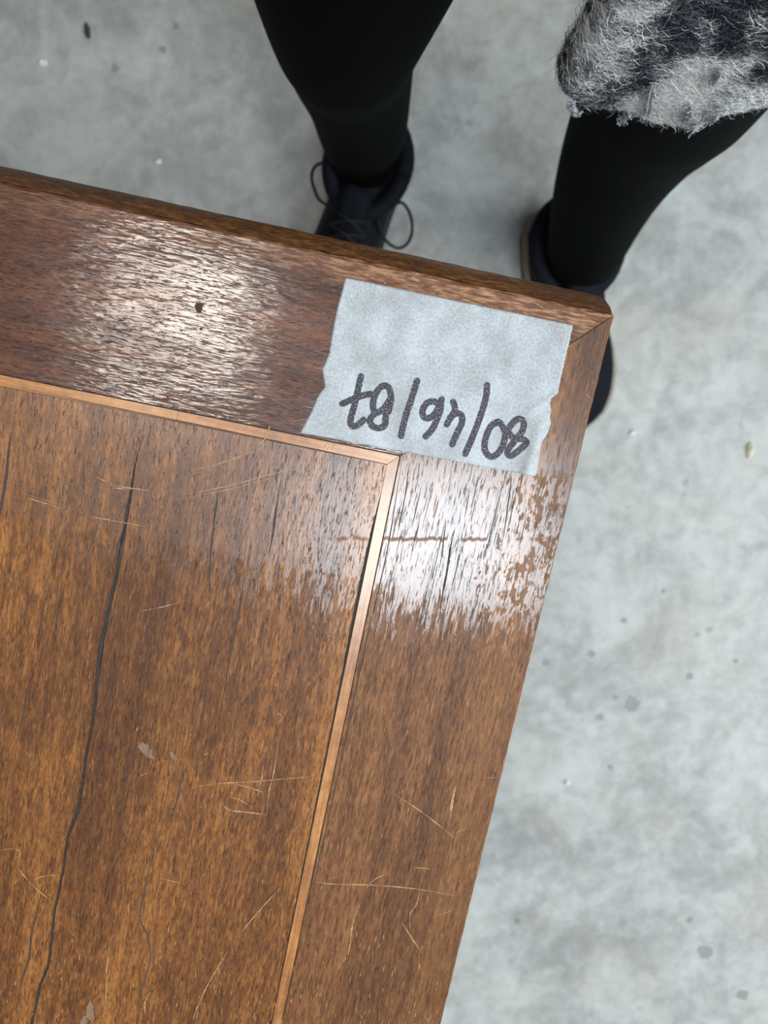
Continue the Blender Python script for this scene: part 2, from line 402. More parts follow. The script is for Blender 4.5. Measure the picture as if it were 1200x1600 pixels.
# inlay strips between the border and the panel
a0, b0 = 0.00030, 0.0
def strip(u0, u1, v0, v1, mat, axis, mit):
    mb = MB()
    if axis == 'u': q = [(u0 + mit, v0), (u1 - mit, v0), (u1, v1), (u0, v1)]
    else: q = [(u0, v0 + mit), (u1, v0), (u1, v1), (u0, v1 - mit)]
    V = [Vector((x, y, Z1 - 0.004)) for x, y in q] + [Vector((x, y, Z1 - 0.00005)) for x, y in q]
    return mesh_obj('inlay_strip', V, [(3, 2, 1, 0), (4, 5, 6, 7), (0, 1, 5, 4), (1, 2, 6, 5), (2, 3, 7, 6), (3, 0, 4, 7)], mat, TB)
ui0, ui1 = -LU + WS + a0, -WS - a0; vi0, vi1 = -LV + WF + a0, -WF - a0
W2 = IW
def mitred(quad, mat):
    V = [Vector((x, y, Z1 - 0.004)) for x, y in quad] + [Vector((x, y, Z1 - 0.00005)) for x, y in quad]
    o = mesh_obj('inlay_strip', V, [(3, 2, 1, 0), (4, 5, 6, 7), (0, 1, 5, 4), (1, 2, 6, 5), (2, 3, 7, 6), (3, 0, 4, 7)], mat, TB); fix_normals(o); return o
e = 0.00012
# the front strip is pieced from two lengths butted together
ub = loc(275, 662)[0]
mitred([(ub + e, vi1 - W2), (ui1 - W2 - e, vi1 - W2), (ui1 - e, vi1), (ub + e, vi1)], M_INU)
mitred([(ui0 + W2 + e, vi1 - W2), (ub, vi1 - W2), (ub, vi1), (ui0 + e, vi1)], M_INU)
mitred([(ui1 - W2, vi0 + W2 + e), (ui1, vi0 + e), (ui1, vi1 - e), (ui1 - W2, vi1 - W2 - e)], M_INV)
mitred([(ui0, vi0 + e), (ui0 + W2, vi0 + W2 + e), (ui0 + W2, vi1 - W2 - e), (ui0, vi1 - e)], M_INV)
mitred([(ui0 + e, vi0), (ui1 - e, vi0), (ui1 - W2 - e, vi0 + W2), (ui0 + W2 + e, vi0 + W2)], M_INU)

# core board seen at the bottom of the joints and cracks
mb = MB().add(box(-LU + WS - 0.004, -WS + 0.004, -LV + WF - 0.004, -WF + 0.004, Z1 - 0.012, Z1 - 0.0010))
tag(mb.build('core_board', M_CRACK, TB), 'dark core showing in the cracks')

# veneer panel split by a long crack: two boards with ragged facing edges
pv1, pv0 = vi1 - W2 - 0.00022, vi0 + W2 + 0.0003
pu1, pu0 = ui1 - W2 - 0.00025, ui0 + W2 + 0.0003
crack_px = [(220, 690, 0.6), (216, 707, 0.8), (210, 732, 2.5), (206, 760, 4.5), (200, 795, 6), (195, 822, 6), (190, 850, 5), (185, 880, 6), (179, 912, 7), (175, 930, 6), (168, 960, 6.5), (162, 990, 7.5), (158, 1010, 9), (156, 1027, 8.5), (151, 1065, 6), (149, 1100, 5.5), (144, 1130, 5.5),
            (136, 1175, 4.5), (130, 1220, 4.5), (120, 1270, 6.5), (110, 1295, 6.5), (105, 1310, 5), (100, 1350, 4.5), (91, 1400, 4.5), (85, 1420, 6), (80, 1470, 5), (75, 1510, 5), (62, 1540, 5.5), (55, 1575, 5.5), (49, 1598, 6), (40, 1640, 5)]
cl = [(*loc(x, y), wd * PX) for x, y, wd in crack_px]
cl = [(cl[0][0] + 0.0004, pv1 + 0.0001, 0.00006)] + cl + [(cl[-1][0] - 0.004, -0.40, 0.001), (cl[-1][0] - 0.003, pv0 - 0.001, 0.0005)]
cl.sort(key=lambda q: -q[1])
gap_px = [(606, 724, 0.5), (596, 770, 0.8), (591, 795, 2.2), (586, 820, 4), (577, 865, 5.5), (566, 920, 6), (556, 965, 6), (545, 1017, 5), (534, 1085, 4), (520, 1150, 3.4), (503, 1235, 3), (480, 1340, 2.6), (455, 1455, 2.2), (430, 1580, 2)]
gp = sorted([(loc(x, y)[1], wd * PX) for x, y, wd in gap_px], reverse=True)
vs = np.linspace(pv1, pv0, 420)
cu = np.interp(-vs, [-q[1] for q in cl], [q[0] for q in cl]); cw_ = np.interp(-vs, [-q[1] for q in cl], [q[2] for q in cl])
gw = np.interp(-vs, [-q[0] for q in gp], [q[1] for q in gp])
nz = lambda s_: np.array([jit(i * 0.9, s_, 1.0) for i in range(len(vs))])
eL = cu - cw_ / 2 * (1 + 0.25 * nz(2.0)) + 0.00008 * nz(4.4); eR = cu + cw_ / 2 * (1 + 0.25 * nz(7.0)) + 0.00008 * nz(9.1)
eR = np.maximum(eR, eL + 0.00002)
right_edge = pu1 - gw * (1 + 0.12 * nz(5.5)) + 0.00025 + 0.00006 * nz(1.2)
def panel(le, re, zoff):
    V, F = [], []; m = len(vs); cols = 6
    for i in range(m):
        for k in range(cols + 1):
            t = k / cols
            V.append(Vector((le[i] + (re[i] - le[i]) * t, vs[i], Z1 + zoff)))
    for i in range(m - 1):
        for k in range(cols):
            a_ = i * (cols + 1) + k
            F.append((a_, a_ + cols + 1, a_ + cols + 2, a_ + 1))
    base = len(V); per = [i * (cols + 1) for i in range(m)] + [(m - 1) * (cols + 1) + k for k in range(1, cols + 1)] + [i * (cols + 1) + cols for i in range(m - 2, -1, -1)] + [k for k in range(cols - 1, 0, -1)]
    for p in per: V.append(V[p] - Vector((0, 0, 0.0008)))
    for k in range(len(per)):
        a_, b_ = per[k], per[(k + 1) % len(per)]; F.append((b_, a_, base + k, base + (k + 1) % len(per)))
    F.append(tuple(base + k for k in range(len(per))))
    o = mesh_obj('panel_board', V, F, M_PANEL, TB); return o
panel(np.full_like(vs, pu0), eL, -0.00015)
panel(eR, right_edge, 0.0)

# fine splits: dark hairline grooves along the grain; knocks; scratches
def ribbon(mb, pts, wpx, z, taper=True, wob=0.25, n=6, seed=0):
    P = catmull([(*loc(x, y), 0) for x, y in pts], n); k = len(P); V, F = [], []
    for i, p in enumerate(P):
        t = (P[min(i + 1, k - 1)] - P[max(i - 1, 0)]); t.normalize(); nrm = Vector((-t.y, t.x, 0))
        ww = wpx * PX / 2 * (1 + wob * jit(i * 1.3, seed, 1.0))
        if taper: ww *= min(1, 0.15 + 3.0 * min(i, k - 1 - i) / k)
        V += [p + nrm * ww + Vector((0, 0, z)), p - nrm * ww + Vector((0, 0, z))]
    for i in range(k - 1): F.append((2 * i, 2 * i + 1, 2 * i + 3, 2 * i + 2))
    mb.add((V, F))
zr = Z1 + 0.00006
splits = [([(18, 675), (13, 710), (10, 745), (3, 785), (-4, 830)], 4), ([(342, 761), (337, 793), (332, 840), (329, 870), (327, 940)], 3.0), ([(437, 764), (431, 800), (427, 830), (420, 869)], 3.2),
          ([(382, 894), (372, 965), (362, 1010), (349, 1089)], 2.6), ([(706, 842), (703, 862), (698, 895), (693, 921), (685, 975)], 3.4), ([(697, 812), (693, 845), (690, 873)], 2.0),
          ([(250, 1300), (235, 1350), (226, 1390), (220, 1420), (219, 1440), (230, 1460), (235, 1495), (225, 1535), (217, 1562), (211, 1600)], 2.2), ([(68, 1380), (58, 1425), (50, 1455), (45, 1500), (32, 1540), (26, 1585)], 2.6),
          ([(197, 826), (195, 840), (190, 858), (185, 884)], 3.2), ([(190, 835), (184, 856), (178, 884)], 2.4), ([(628, 720), (620, 770), (608, 845), (592, 920), (575, 990), (552, 1098), (520, 1250), (470, 1470), (441, 1597)], 2.0),
          ([(0, 600), (140, 629), (300, 662), (460, 695), (606, 725)], 1.6), ([(672, 1240), (660, 1290), (650, 1340)], 1.2), ([(640, 722), (632, 780), (622, 830)], 1.6), ([(800, 745), (792, 800), (787, 840)], 1.8), ([(735, 760), (726, 810)], 1.5), ([(560, 1600), (566, 1560), (575, 1500)], 1.0),
          ([(152, 1060), (158, 1010), (166, 975)], 1.4), ([(292, 1190), (274, 1260), (258, 1290)], 1.6), ([(245, 1100), (230, 1190)], 1.2)]
for k in range(16):
    y = random.uniform(735, 900); x = random.uniform(632, 905) - (y - 735) * 0.23; L_ = random.uniform(45, 120)
    splits.append(([(x, y), (x - L_ * 0.115, y + L_ * 0.5), (x - L_ * 0.23, y + L_)], random.uniform(0.9, 1.5)))
for k in range(14):
    x, y, L_ = random.uniform(0, 560), random.uniform(760, 1450), random.uniform(40, 130)
    splits.append(([(x, y), (x - L_ * 0.10, y + L_ * 0.5), (x - L_ * 0.2, y + L_)], random.uniform(0.8, 1.4)))
for k, (pts, wd) in enumerate(splits):
    mb = MB(); ribbon(mb, pts, wd, zr, seed=k * 1.9); mb.build('split', M_CRACK, TB)
scr = MB()
S = [([(300, 1230), (343, 1224), (397, 1221), (441, 1217), (502, 1212)], 1.6), ([(348, 1258), (361, 1266), (387, 1269), (418, 1273)], 2.6), ([(413, 1185), (408, 1221), (402, 1247)], 1.6), ([(435, 1154), (428, 1206), (421, 1234), (417, 1271)], 1.8),
     ([(358, 1245), (375, 1250), (393, 1261)], 1.5), ([(363, 1224), (391, 1231), (415, 1239)], 1.8), ([(491, 1377), (520, 1381), (587, 1383), (651, 1389), (715, 1400)], 2.0), ([(613, 1239), (651, 1263), (683, 1287), (712, 1311)], 1.8),
     ([(712, 1228), (707, 1250), (703, 1281)], 4.5), ([(563, 1409), (552, 1441), (547, 1473), (543, 1500)], 2.0), ([(605, 1364), (584, 1375), (571, 1389)], 1.8), ([(657, 1385), (651, 1412), (641, 1428), (641, 1452)], 1.8),
     ([(628, 1441), (643, 1465), (660, 1490)], 2.2), ([(673, 1178), (669, 1197)], 2.0), ([(431, 1394), (405, 1423), (377, 1456)], 2.2), ([(357, 1484), (333, 1524), (317, 1554), (300, 1596)], 2.2), ([(247, 1371), (283, 1380)], 1.8),
     ([(235, 1549), (226, 1568), (228, 1587)], 2.6), ([(37, 776), (100, 795)], 1.6), ([(135, 805), (180, 814), (225, 822)], 1.6), ([(40, 772), (95, 789)], 1.0), ([(170, 757), (200, 762), (235, 767)], 2.0), ([(176, 762), (206, 765)], 2.0), ([(145, 742), (172, 756)], 1.2),
     ([(281, 774), (357, 759), (419, 742), (470, 730)], 1.5), ([(284, 779), (360, 764), (422, 747)], 1.0), ([(296, 735), (340, 725), (400, 703), (416, 690)], 1.3), ([(422, 664), (419, 674), (414, 686), (402, 696)], 2.6),
     ([(512, 690), (506, 701)], 1.6), ([(517, 691), (511, 703)], 1.4), ([(523, 692), (517, 704)], 1.4), ([(25, 1352), (50, 1382), (85, 1412)], 2.0), ([(47, 1375), (72, 1368), (92, 1367)], 1.6), ([(172, 1470), (167, 1515), (166, 1550), (165, 1588)], 1.8),
     ([(217, 955), (255, 948), (290, 938)], 1.2), ([(0, 1328), (24, 1326), (31, 1333), (24, 1342)], 1.4), ([(318, 1180), (325, 1176)], 1.6), ([(512, 1374), (528, 1369)], 1.2), ([(495, 1277), (506, 1279)], 2.0),
     ([(710, 1302), (730, 1293)], 1.2), ([(680, 1432), (712, 1420)], 1.3), ([(755, 1215), (775, 1215)], 1.2), ([(645, 1355), (672, 1357)], 2.0), ([(645, 437), (650, 428), (660, 430)], 1.2), ([(720, 468), (735, 470)], 2.6), ([(698, 478), (712, 477)], 2.0), ([(830, 470), (852, 483)], 1.5),
     ([(915, 615), (923, 622)], 1.8), ([(160, 535), (185, 545), (215, 552)], 1.2), ([(730, 878), (748, 883)], 1.0), ([(676, 888), (688, 893)], 1.0), ([(715, 898), (730, 905)], 1.0), ([(218, 1213), (232, 1206)], 1.4), ([(213, 1143), (216, 1135)], 2.0), ([(432, 1113), (440, 1119), (438, 1130)], 1.4)]
for k, (pts, wd) in enumerate(S): ribbon(scr, pts, wd * 0.78, Z1 + 0.00009, seed=k * 2.3, wob=0.9, n=9)
# small torn fibres along the grain, thick near the lower end and on the worn corner
for k in range(300):
    if k < 190: x, y = random.uniform(-10, 690), 1600 - abs(random.gauss(0, 75))
    elif k < 235: x, y = random.uniform(560, 930), random.uniform(425, 500)
    else: x, y = random.uniform(0, 760), random.uniform(1050, 1500)
    u_, v_ = loc(x, y)
    if u_ > -0.003 or v_ > -0.002 or (v_ > -WF and k < 190): continue
    L_ = random.uniform(4, 13); dx = -0.2 * L_ + random.uniform(-1, 1)
    if k >= 190 and k < 235:
        if v_ > -0.018: ribbon(scr, [(x, y), (x + L_ * 0.7, y + random.uniform(-1, 4))], random.uniform(0.7, 1.6), Z1 + 0.00009, n=3, seed=k)
    else: ribbon(scr, [(x, y), (x + dx, y + L_)], random.uniform(0.7, 1.5), Z1 + 0.00009, n=3, seed=k)
o = scr.build('scratch', M_SCR, TB); tag(o, 'pale scratches and torn fibres', kind='stuff')
def blob(name, px, py, rx, ry, mat, seed, ang=0.0):
    V = [Vector((*loc(px, py), zr))]; m = 18; F = []
    for k in range(m):
        a_ = 2 * pi * k / m; r_ = 1 + 0.35 * jit(k * 1.7, seed, 1.0)
        x = rx * r_ * cos(a_); y = ry * r_ * sin(a_)
        V.append(Vector((*loc(px + x * cos(ang) - y * sin(ang), py + x * sin(ang) + y * cos(ang)), zr)))
    for k in range(m): F.append((0, 1 + k, 1 + (k + 1) % m))
    o = mesh_obj(name, V, F, mat, TB); fix_normals(o); return o
blob('stain', 228, 1172, 16, 7, M_RES, 1.0, 0.8); blob('stain', 271, 1182, 8, 4, M_RES, 2.0, 0.8)
blob('stain', 141, 1580, 5, 17, M_RES, 3.0, -0.1); blob('stain', 131, 1595, 5, 8, M_RES, 4.0, 0.2)
blob('knot', 311, 480, 7, 8, M_KNOT, 5.0); blob('knot', 314, 514, 2.5, 2.5, M_KNOT, 6.0)

# underframe: apron boards and four legs, set in from the edge
zA = Z1 - TH
for (x0, x1, y0, y1) in ((-LU + 0.06, -0.06, -0.062, -0.042), (-LU + 0.06, -0.06, -LV + 0.042, -LV + 0.062), (-0.062, -0.042, -LV + 0.06, -0.06), (-LU + 0.042, -LU + 0.062, -LV + 0.06, -0.06)):
    MB().add(box(x0, x1, y0, y1, zA - 0.08, zA)).build('apron', M_UNDER, TB)
for x in (-0.06, -LU + 0.06):
    for y in (-0.06, -LV + 0.06):
        rings = [[Vector((x + sx * r_, y + sy * r_, z_)) for sx, sy in ((-1, -1), (1, -1), (1, 1), (-1, 1))] for z_, r_ in ((0, 0.014), (0.02, 0.015), (0.5, 0.019), (0.64, 0.021), (zA, 0.021))]
        V, F = loft(rings); lg = mesh_obj('leg', V, F, M_UNDER, TB); fix_normals(lg); mod(lg, 'BEVEL', width=0.002, segments=2, limit_method='ANGLE')
# core/underside sheet closing the top from below
MB().add(box(-LU + WS - 0.01, -WS + 0.01, -LV + WF - 0.01, -WF + 0.01, Z1 - TH, Z1 - 0.0125)).build('underside_board', M_UNDER, TB)

# ------------------------------------------------------------------ masking tape with handwriting
TP = empty('masking_tape', (CORNER.x, CORNER.y, TOP), TROT)
tag(TP, 'torn piece of whitish masking tape with upside-down marker numbers, stuck on the table corner', 'tape')
top_e = [(540, 434), (600, 446.5), (720, 471.5), (820, 492.5), (895, 508)]
right_e = [(895, 508), (890, 532), (884, 556), (879, 578), (874, 600), (873, 606), (870, 615), (866, 618), (861, 622), (859, 630), (861, 641), (859, 650), (861, 659), (858, 671), (853, 681), (847, 689), (845, 698), (842, 718), (839, 738), (836, 744)]
left_e = [(540, 434), (534, 456), (528, 478), (522, 503), (518, 527), (515, 545), (514, 552), (511, 560), (507, 569), (503, 576), (505, 588), (507, 600), (507, 605), (501, 613), (495, 622), (488, 640), (479, 657), (469, 676)]
def resample(pts, n):
    P = [Vector((x, y, 0)) for x, y in pts]; L = [0]
    for a_, b_ in zip(P, P[1:]): L.append(L[-1] + (b_ - a_).length)
    out = []
    for i in range(n + 1):
        d_ = L[-1] * i / n
        out.append((float(np.interp(d_, L, [p.x for p in P])), float(np.interp(d_, L, [p.y for p in P]))))
    return out
NR, NC = 90, 110
Rr, Ll = resample(right_e, NR), resample(left_e, NR)
def tape_z(px, py):
    z = 0.00016
    # lifted fold running down to the lower right corner, a slight wrinkle above it
    d_ = (px - (846 - (py - 655) * 0.28)) / 9
    if py > 640: z += 0.0011 * math.exp(-d_ * d_) * min(1, (py - 640) / 60)
    d2 = ((px - 845) * 0.55 + (py - 632) * 0.83) / 5
    if px > 800: z += 0.0004 * math.exp(-d2 * d2) * min(1, (px - 800) / 30)
    return z + 0.00005 * (sin(px * 0.05) * sin(py * 0.07) + sin(px * 0.021 + py * 0.03))
V, F = [], []
for i in range(NR + 1):
    for k in range(NC + 1):
        t = k / NC; x = Ll[i][0] + (Rr[i][0] - Ll[i][0]) * t; y = Ll[i][1] + (Rr[i][1] - Ll[i][1]) * t
        if k in (0, NC): x += 0.5 * jit(i * 2.3, k, 1.0) + random.uniform(-.35, .35)
        V.append(Vector((*loc(x, y), tape_z(x, y))))
for i in range(NR):
    for k in range(NC):
        a_ = i * (NC + 1) + k; F.append((a_, a_ + NC + 1, a_ + NC + 2, a_ + 1))
tp = mesh_obj('paper_strip', V, F, M_TAPE, TP, True); mod(tp, 'SOLIDIFY', thickness=0.00012, offset=-1)
glyphs = [('digit', [[(564, 588), (558, 615), (553.3, 635), (548.5, 652), (548, 662), (553, 666.5), (561, 662.5), (568, 656)], [(535, 631), (550, 624), (567, 618), (580, 615.5)]]),
          ('digit', [[(607, 643), (611, 623), (608, 607), (600, 602.5), (591, 609), (584, 623), (583, 637), (588, 645), (600, 638), (608, 626)], [(586, 646), (578, 656), (581.5, 665), (591, 669), (600.5, 665), (602.5, 655), (603, 644)]]),
          ('slash', [[(651.7, 595), (643, 623), (633, 653), (626.5, 681)]]),
          ('digit', [[(690, 624), (687, 633), (681, 644), (673, 652), (664, 653), (660, 643), (666, 631), (676, 627), (685, 631)], [(689, 628), (688, 640), (685, 649), (677, 668), (665, 682)]]),
          ('digit', [[(708, 628), (711, 640), (705, 651), (698, 663)], [(703, 653), (712, 646), (721, 649), (721.5, 661), (714, 677), (706.5, 694)]]),
          ('slash', [[(761, 602), (759, 622), (750, 652), (739, 681), (727, 709)]]),
          ('digit', [[(778, 659), (767, 666), (759, 684), (757.5, 702), (766, 713.5), (778, 708), (787, 692), (789, 675), (781, 661), (775, 660)]]),
          ('digit', [[(792, 673), (801, 661), (810, 654.5), (818, 659), (816, 673), (805, 688), (793, 704), (797, 712), (809, 705), (822, 692), (816, 686), (803, 684.5), (795, 677)]])]
for gi, (nm, strokes) in enumerate(glyphs):
    mb = MB()
    for si, st in enumerate(strokes):
        P2 = catmull([(x, y, 0) for x, y in st], 9); k = len(P2); Vv, Ff = [], []
        # rounded ends
        hw = 5.1
        t0 = (P2[0] - P2[1]).normalized(); t1 = (P2[-1] - P2[-2]).normalized()
        ext = [(P2[0] + t0 * hw * s_, sqrt(max(0, 1 - s_ * s_))) for s_ in (0.98, 0.85, 0.55)] + [(p, 1.0) for p in P2] + [(P2[-1] + t1 * hw * s_, sqrt(max(0, 1 - s_ * s_))) for s_ in (0.55, 0.85, 0.98)]
        pts = [q[0] for q in ext]
        for i, (p, ws) in enumerate(ext):
            t = (pts[min(i + 1, len(pts) - 1)] - pts[max(i - 1, 0)]).normalized(); nr = Vector((-t.y, t.x, 0))
            ww = hw * ws * (1 + 0.05 * jit(i * 2.1, gi + si, 1.0))
            for s_ in (1, 0, -1):
                q = p + nr * ww * s_
                Vv.append(Vector((*loc(q.x, q.y), tape_z(q.x, q.y) + 0.00005 + 0.00001 * si + 0.000004 * (gi % 2))))
        for i in range(len(ext) - 1):
            for s_ in (0, 1): Ff.append((3 * i + s_, 3 * i + s_ + 1, 3 * i + s_ + 4, 3 * i + s_ + 3))
        mb.add((Vv, Ff))
    o = mb.build(nm, M_INK, TP); fix_normals(o)
    if o.data.polygons[0].normal.z < 0: o.data.flip_normals()

# ------------------------------------------------------------------ person
PE = empty('person', (0.10, 0.22, 0.0))
tag(PE, 'person in black leggings, dark laced sneakers and fuzzy grey plaid coat standing at the table', 'person')
PI = Matrix.Translation((-0.10, -0.22, 0))
def pmesh(name, mb, mat, smooth=True, parent=None):
    par = parent or PE
    V = [PI @ Vector(v) for v in mb.V]
    o = mesh_obj(name, V, mb.F, mat, par, smooth); fix_normals(o); return o
def ring(c, rx, rf, rb, tilt=0.0, m=32):
    """horizontal oval ring: half width rx, rf towards the table (-y), rb backwards"""
    out = []
    for k in range(m):
        a_ = 2 * pi * k / m; y = sin(a_); out.append(Vector((c[0] + rx * cos(a_), c[1] + (rb if y > 0 else rf) * y, c[2] + tilt * y)))
    return out
def stage(px, py, wpx, z):
    p = at(px, py, z); return (p.x, p.y, p.z), wpx * depth(p) / FPX / 2
legL = [(566, 215, 128, .14), (566, 200, 140, .20), (560, 150, 164, .30), (549, 100, 196, .39), (545, 62, 214, .445), (543, 22, 256, .50)]
legR = [(912, 398, 116, .12), (936, 328, 152, .22), (962, 268, 182, .31), (1000, 203, 222, .395), (1038, 156, 262, .46), (1066, 116, 292, .51)]
def leg_rings(st, foot, hip):
    out = [ring((foot[0], foot[1], 0.06), 0.034, 0.04, 0.04)]
    for i, (px, py, wd, z) in enumerate(st):
        c_, r_ = stage(px, py, wd, z)
        kn = z > 0.42
        rf = r_ * ((1.08 if px < 800 else 0.86) if 0.44 < z < 0.52 else 0.95 if px < 800 else 0.88); rb = r_ * (1.15 if .22 < z < .42 else 0.95)
        out.append(ring(c_, r_, rf, rb))
    lx, ly, lz = c_; 
    for t, r_ in ((0.35, 0.078), (0.7, 0.088), (1.0, 0.092)):
        out.append(ring((lx + (hip[0] - lx) * t, ly + (hip[1] - ly) * t, lz + (hip[2] - lz) * t), r_, r_, r_))
    return out
mb = MB()
ankL = at(571, 262, 0.10); ankR = at(908, 414, 0.10)
def dense(rings, n=5):
    out = []; 
    for k in range(len(rings[0])):
        col_ = catmull([r[k] for r in rings], n); out.append(col_)
    return [[out[k][i] for k in range(len(out))] for i in range(len(out[0]))]
mb.add(loft(dense(leg_rings(legL, ankL, (0.015, 0.315, 0.86)))))
mb.add(loft(dense(leg_rings(legR, ankR, (0.165, 0.30, 0.86)))))
pel = [ring((0.09, 0.31, z_), rx, rf, rb) for z_, rx, rf, rb in ((0.76, .10, .07, .08), (0.80, .150, .10, .11), (0.87, .168, .105, .12), (0.95, .155, .098, .11), (1.02, .13, .09, .095))]
mb.add(loft(dense(pel)))
lg = pmesh('leggings', mb, M_KNIT); tag(lg, 'black knit leggings')
mod(lg, 'REMESH', mode='VOXEL', voxel_size=0.005, use_smooth_shade=True); mod(lg, 'SMOOTH', factor=0.5, iterations=4)

# body above the leggings (torso, neck, head) as one surface, mostly inside the coat and above the frame
mb = MB()
mb.add(loft(dense([ring((0.09, y_, z_), rx, r_, r_) for z_, rx, r_, y_ in ((0.98, .12, .08, .31), (1.06, .115, .08, .31), (1.18, .135, .095, .305), (1.28, .155, .09, .30), (1.36, .165, .07, .295), (1.41, .09, .06, .285), (1.45, .052, .052, .27), (1.50, .05, .05, .25))])))
mb.add(loft(dense([ring((0.09, y_, z_), rx, rf, rb) for z_, rx, rf, rb, y_ in ((1.46, .03, .03, .03, .20), (1.485, .05, .055, .06, .215), (1.53, .066, .075, .085, .225), (1.59, .074, .082, .10, .232), (1.65, .072, .076, .10, .24), (1.70, .05, .05, .07, .245), (1.72, .02, .02, .03, .25))])))
mb.add(tube(catmull([(0.09, .152, 1.60), (0.09, .142, 1.575), (0.09, .132, 1.555), (0.09, .15, 1.545)], 4), [.008] * 5 + [.012] * 4 + [.012] * 4))
for s_ in (-1, 1): mb.add(tube(catmull([(0.09 + s_ * .072, .235, 1.60), (0.09 + s_ * .082, .24, 1.585), (0.09 + s_ * .076, .236, 1.56)], 4), .011))
bd = pmesh('body', mb, M_SKIN); mod(bd, 'REMESH', mode='VOXEL', voxel_size=0.006, use_smooth_shade=True); mod(bd, 'SMOOTH', factor=0.5, iterations=3)
mb = MB().add(loft(dense([ring((0.09, y_, z_), rx, rf, rb) for z_, rx, rf, rb, y_ in ((1.42, .07, -.02, .075, .27), (1.50, .085, -.02, .115, .245), (1.60, .088, .02, .118, .24), (1.66, .082, .085, .112, .24), (1.71, .06, .06, .08, .245), (1.735, .02, .02, .03, .25))])))
pmesh('hair', mb, M_HAIR)

# sneakers
def sneaker(anchor, ang, lace_loops, rim, wide=1.0):
    """anchor: ankle centre on the floor; ang: turn of the toe from -y"""
    Mx = Matrix.Translation((anchor.x, anchor.y, 0)) @ Matrix.Rotation(ang, 4, 'Z')
    T = lambda x, y, z: Mx @ Vector((x * wide, -(y - 0.062), z))         # x sideways, y heel->toe
    S_ = bpy.data.objects.new('sneaker', None); COL.objects.link(S_); S_.parent = PE
    S_.location = PI @ Vector((anchor.x, anchor.y, 0)); inv = Matrix.Translation(-(S_.location)) @ PI
    def part(name, vf, mat, parent=None):
        V, F = vf; o = mesh_obj(name, [inv @ Vector(v) for v in V], F, mat, parent or S_, True); fix_normals(o); return o
    hw = lambda y: float(np.interp(y, [0, .008, .03, .07, .11, .15, .19, .22, .25, .275, .29, .297], [.014, .028, .041, .044, .043, .046, .054, .055, .049, .037, .019, .006]))
    hh = lambda y: float(np.interp(y, [0, .02, .06, .10, .13, .16, .19, .22, .25, .28, .297], [.088, .105, .112, .112, .102, .086, .070, .060, .054, .046, .034]))
    ys = list(np.linspace(0, 0.297, 30))
    def outline(off, z): 
        return [T(hw(y) + off, y, z) for y in ys] + [T(-hw(y) - off, y, z) for y in reversed(ys)]
    part('sole', loft([outline(.004, 0.0), outline(.006, 0.004), outline(.006, .014), outline(.003, .018)]), M_SOLE)
    part('sole_rim', loft([outline(.002, .017), outline(.0065, .0185), outline(.0065, .026), outline(.001, .029)]), rim)
    rings = []
    for y in ys:
        w_, h_ = hw(y), hh(y); r_ = []
        for k in range(20):
            a_ = pi * k / 19; c_ = cos(a_); s_ = sin(a_)
            top = 0.62 if y > 0.12 else 0.78
            r_.append(T(w_ * (abs(c_) ** top) * (1 if c_ > 0 else -1), y, 0.026 + (h_ - 0.026) * s_ ** (0.75 if y > .12 else .45)))
        rings.append(r_)
    part('upper', loft(rings), M_SHOE)
    cr = [T(0.050 * cos(a_), 0.066 + 0.056 * sin(a_), 0.112 - 0.012 * sin(a_) * (1 if sin(a_) > 0 else -0.3)) for a_ in np.linspace(0, 2 * pi, 33)]
    part('collar', tube([Vector(p) for p in cr], 0.011, 10), M_SHOE)
    # tongue
    tg = []
    for y, z, w_ in ((.100, .128, .022), (.115, .122, .024), (.135, .104, .022), (.16, .090, .020), (.185, .076, .015)):
        tg.append([T(w_, y, z - .002), T(w_ * .5, y, z + .003), T(0, y, z + .004), T(-w_ * .5, y, z + .003), T(-w_, y, z - .002), T(-w_ * .5, y, z - .004), T(w_ * .5, y, z - .004)])
    part('tongue', loft(tg), M_SHOE)
    # laces: crossings and the tied loops
    lb = MB()
    for i in range(5):
        y = .112 + i * .016; z = hh(y) + .006
        for s_ in (-1, 1): lb.add(tube(catmull([T(-s_ * .026, y, z - .008), T(0, y + .008, z + .004), T(s_ * .026, y + .016, hh(y + .016) - .002)], 4), .0022, 6))
    for lp in lace_loops: lb.add(tube(catmull(lp, 6), .0021, 6))
    part('lace', (lb.V, lb.F), M_LACE)
    return S_
z2 = lambda pts, zs: [at(x, y, z) for (x, y), z in zip(pts, zs)]
fL = at(577, 288, 0); fR = at(868, 404, 0)
sneaker(fL, radians(-19), [z2([(530, 305), (515, 262), (503, 255), (491, 262), (487, 277), (491, 295), (500, 313), (520, 325)], [.11, .115, .11, .10, .09, .08, .085, .10]),
                           z2([(600, 330), (620, 318), (630, 318), (640, 333), (644, 352), (642, 370), (633, 384), (618, 387), (600, 372), (590, 345)], [.105, .10, .095, .08, .06, .045, .04, .045, .07, .10])], M_SOLE, 0.88)
sneaker(fR, radians(8), [z2([(900, 470), (880, 480), (865, 500), (880, 515), (905, 490)], [.11, .10, .08, .08, .10]), z2([(905, 470), (925, 480), (935, 500), (920, 510), (905, 490)], [.11, .10, .08, .08, .10])], M_RIM)

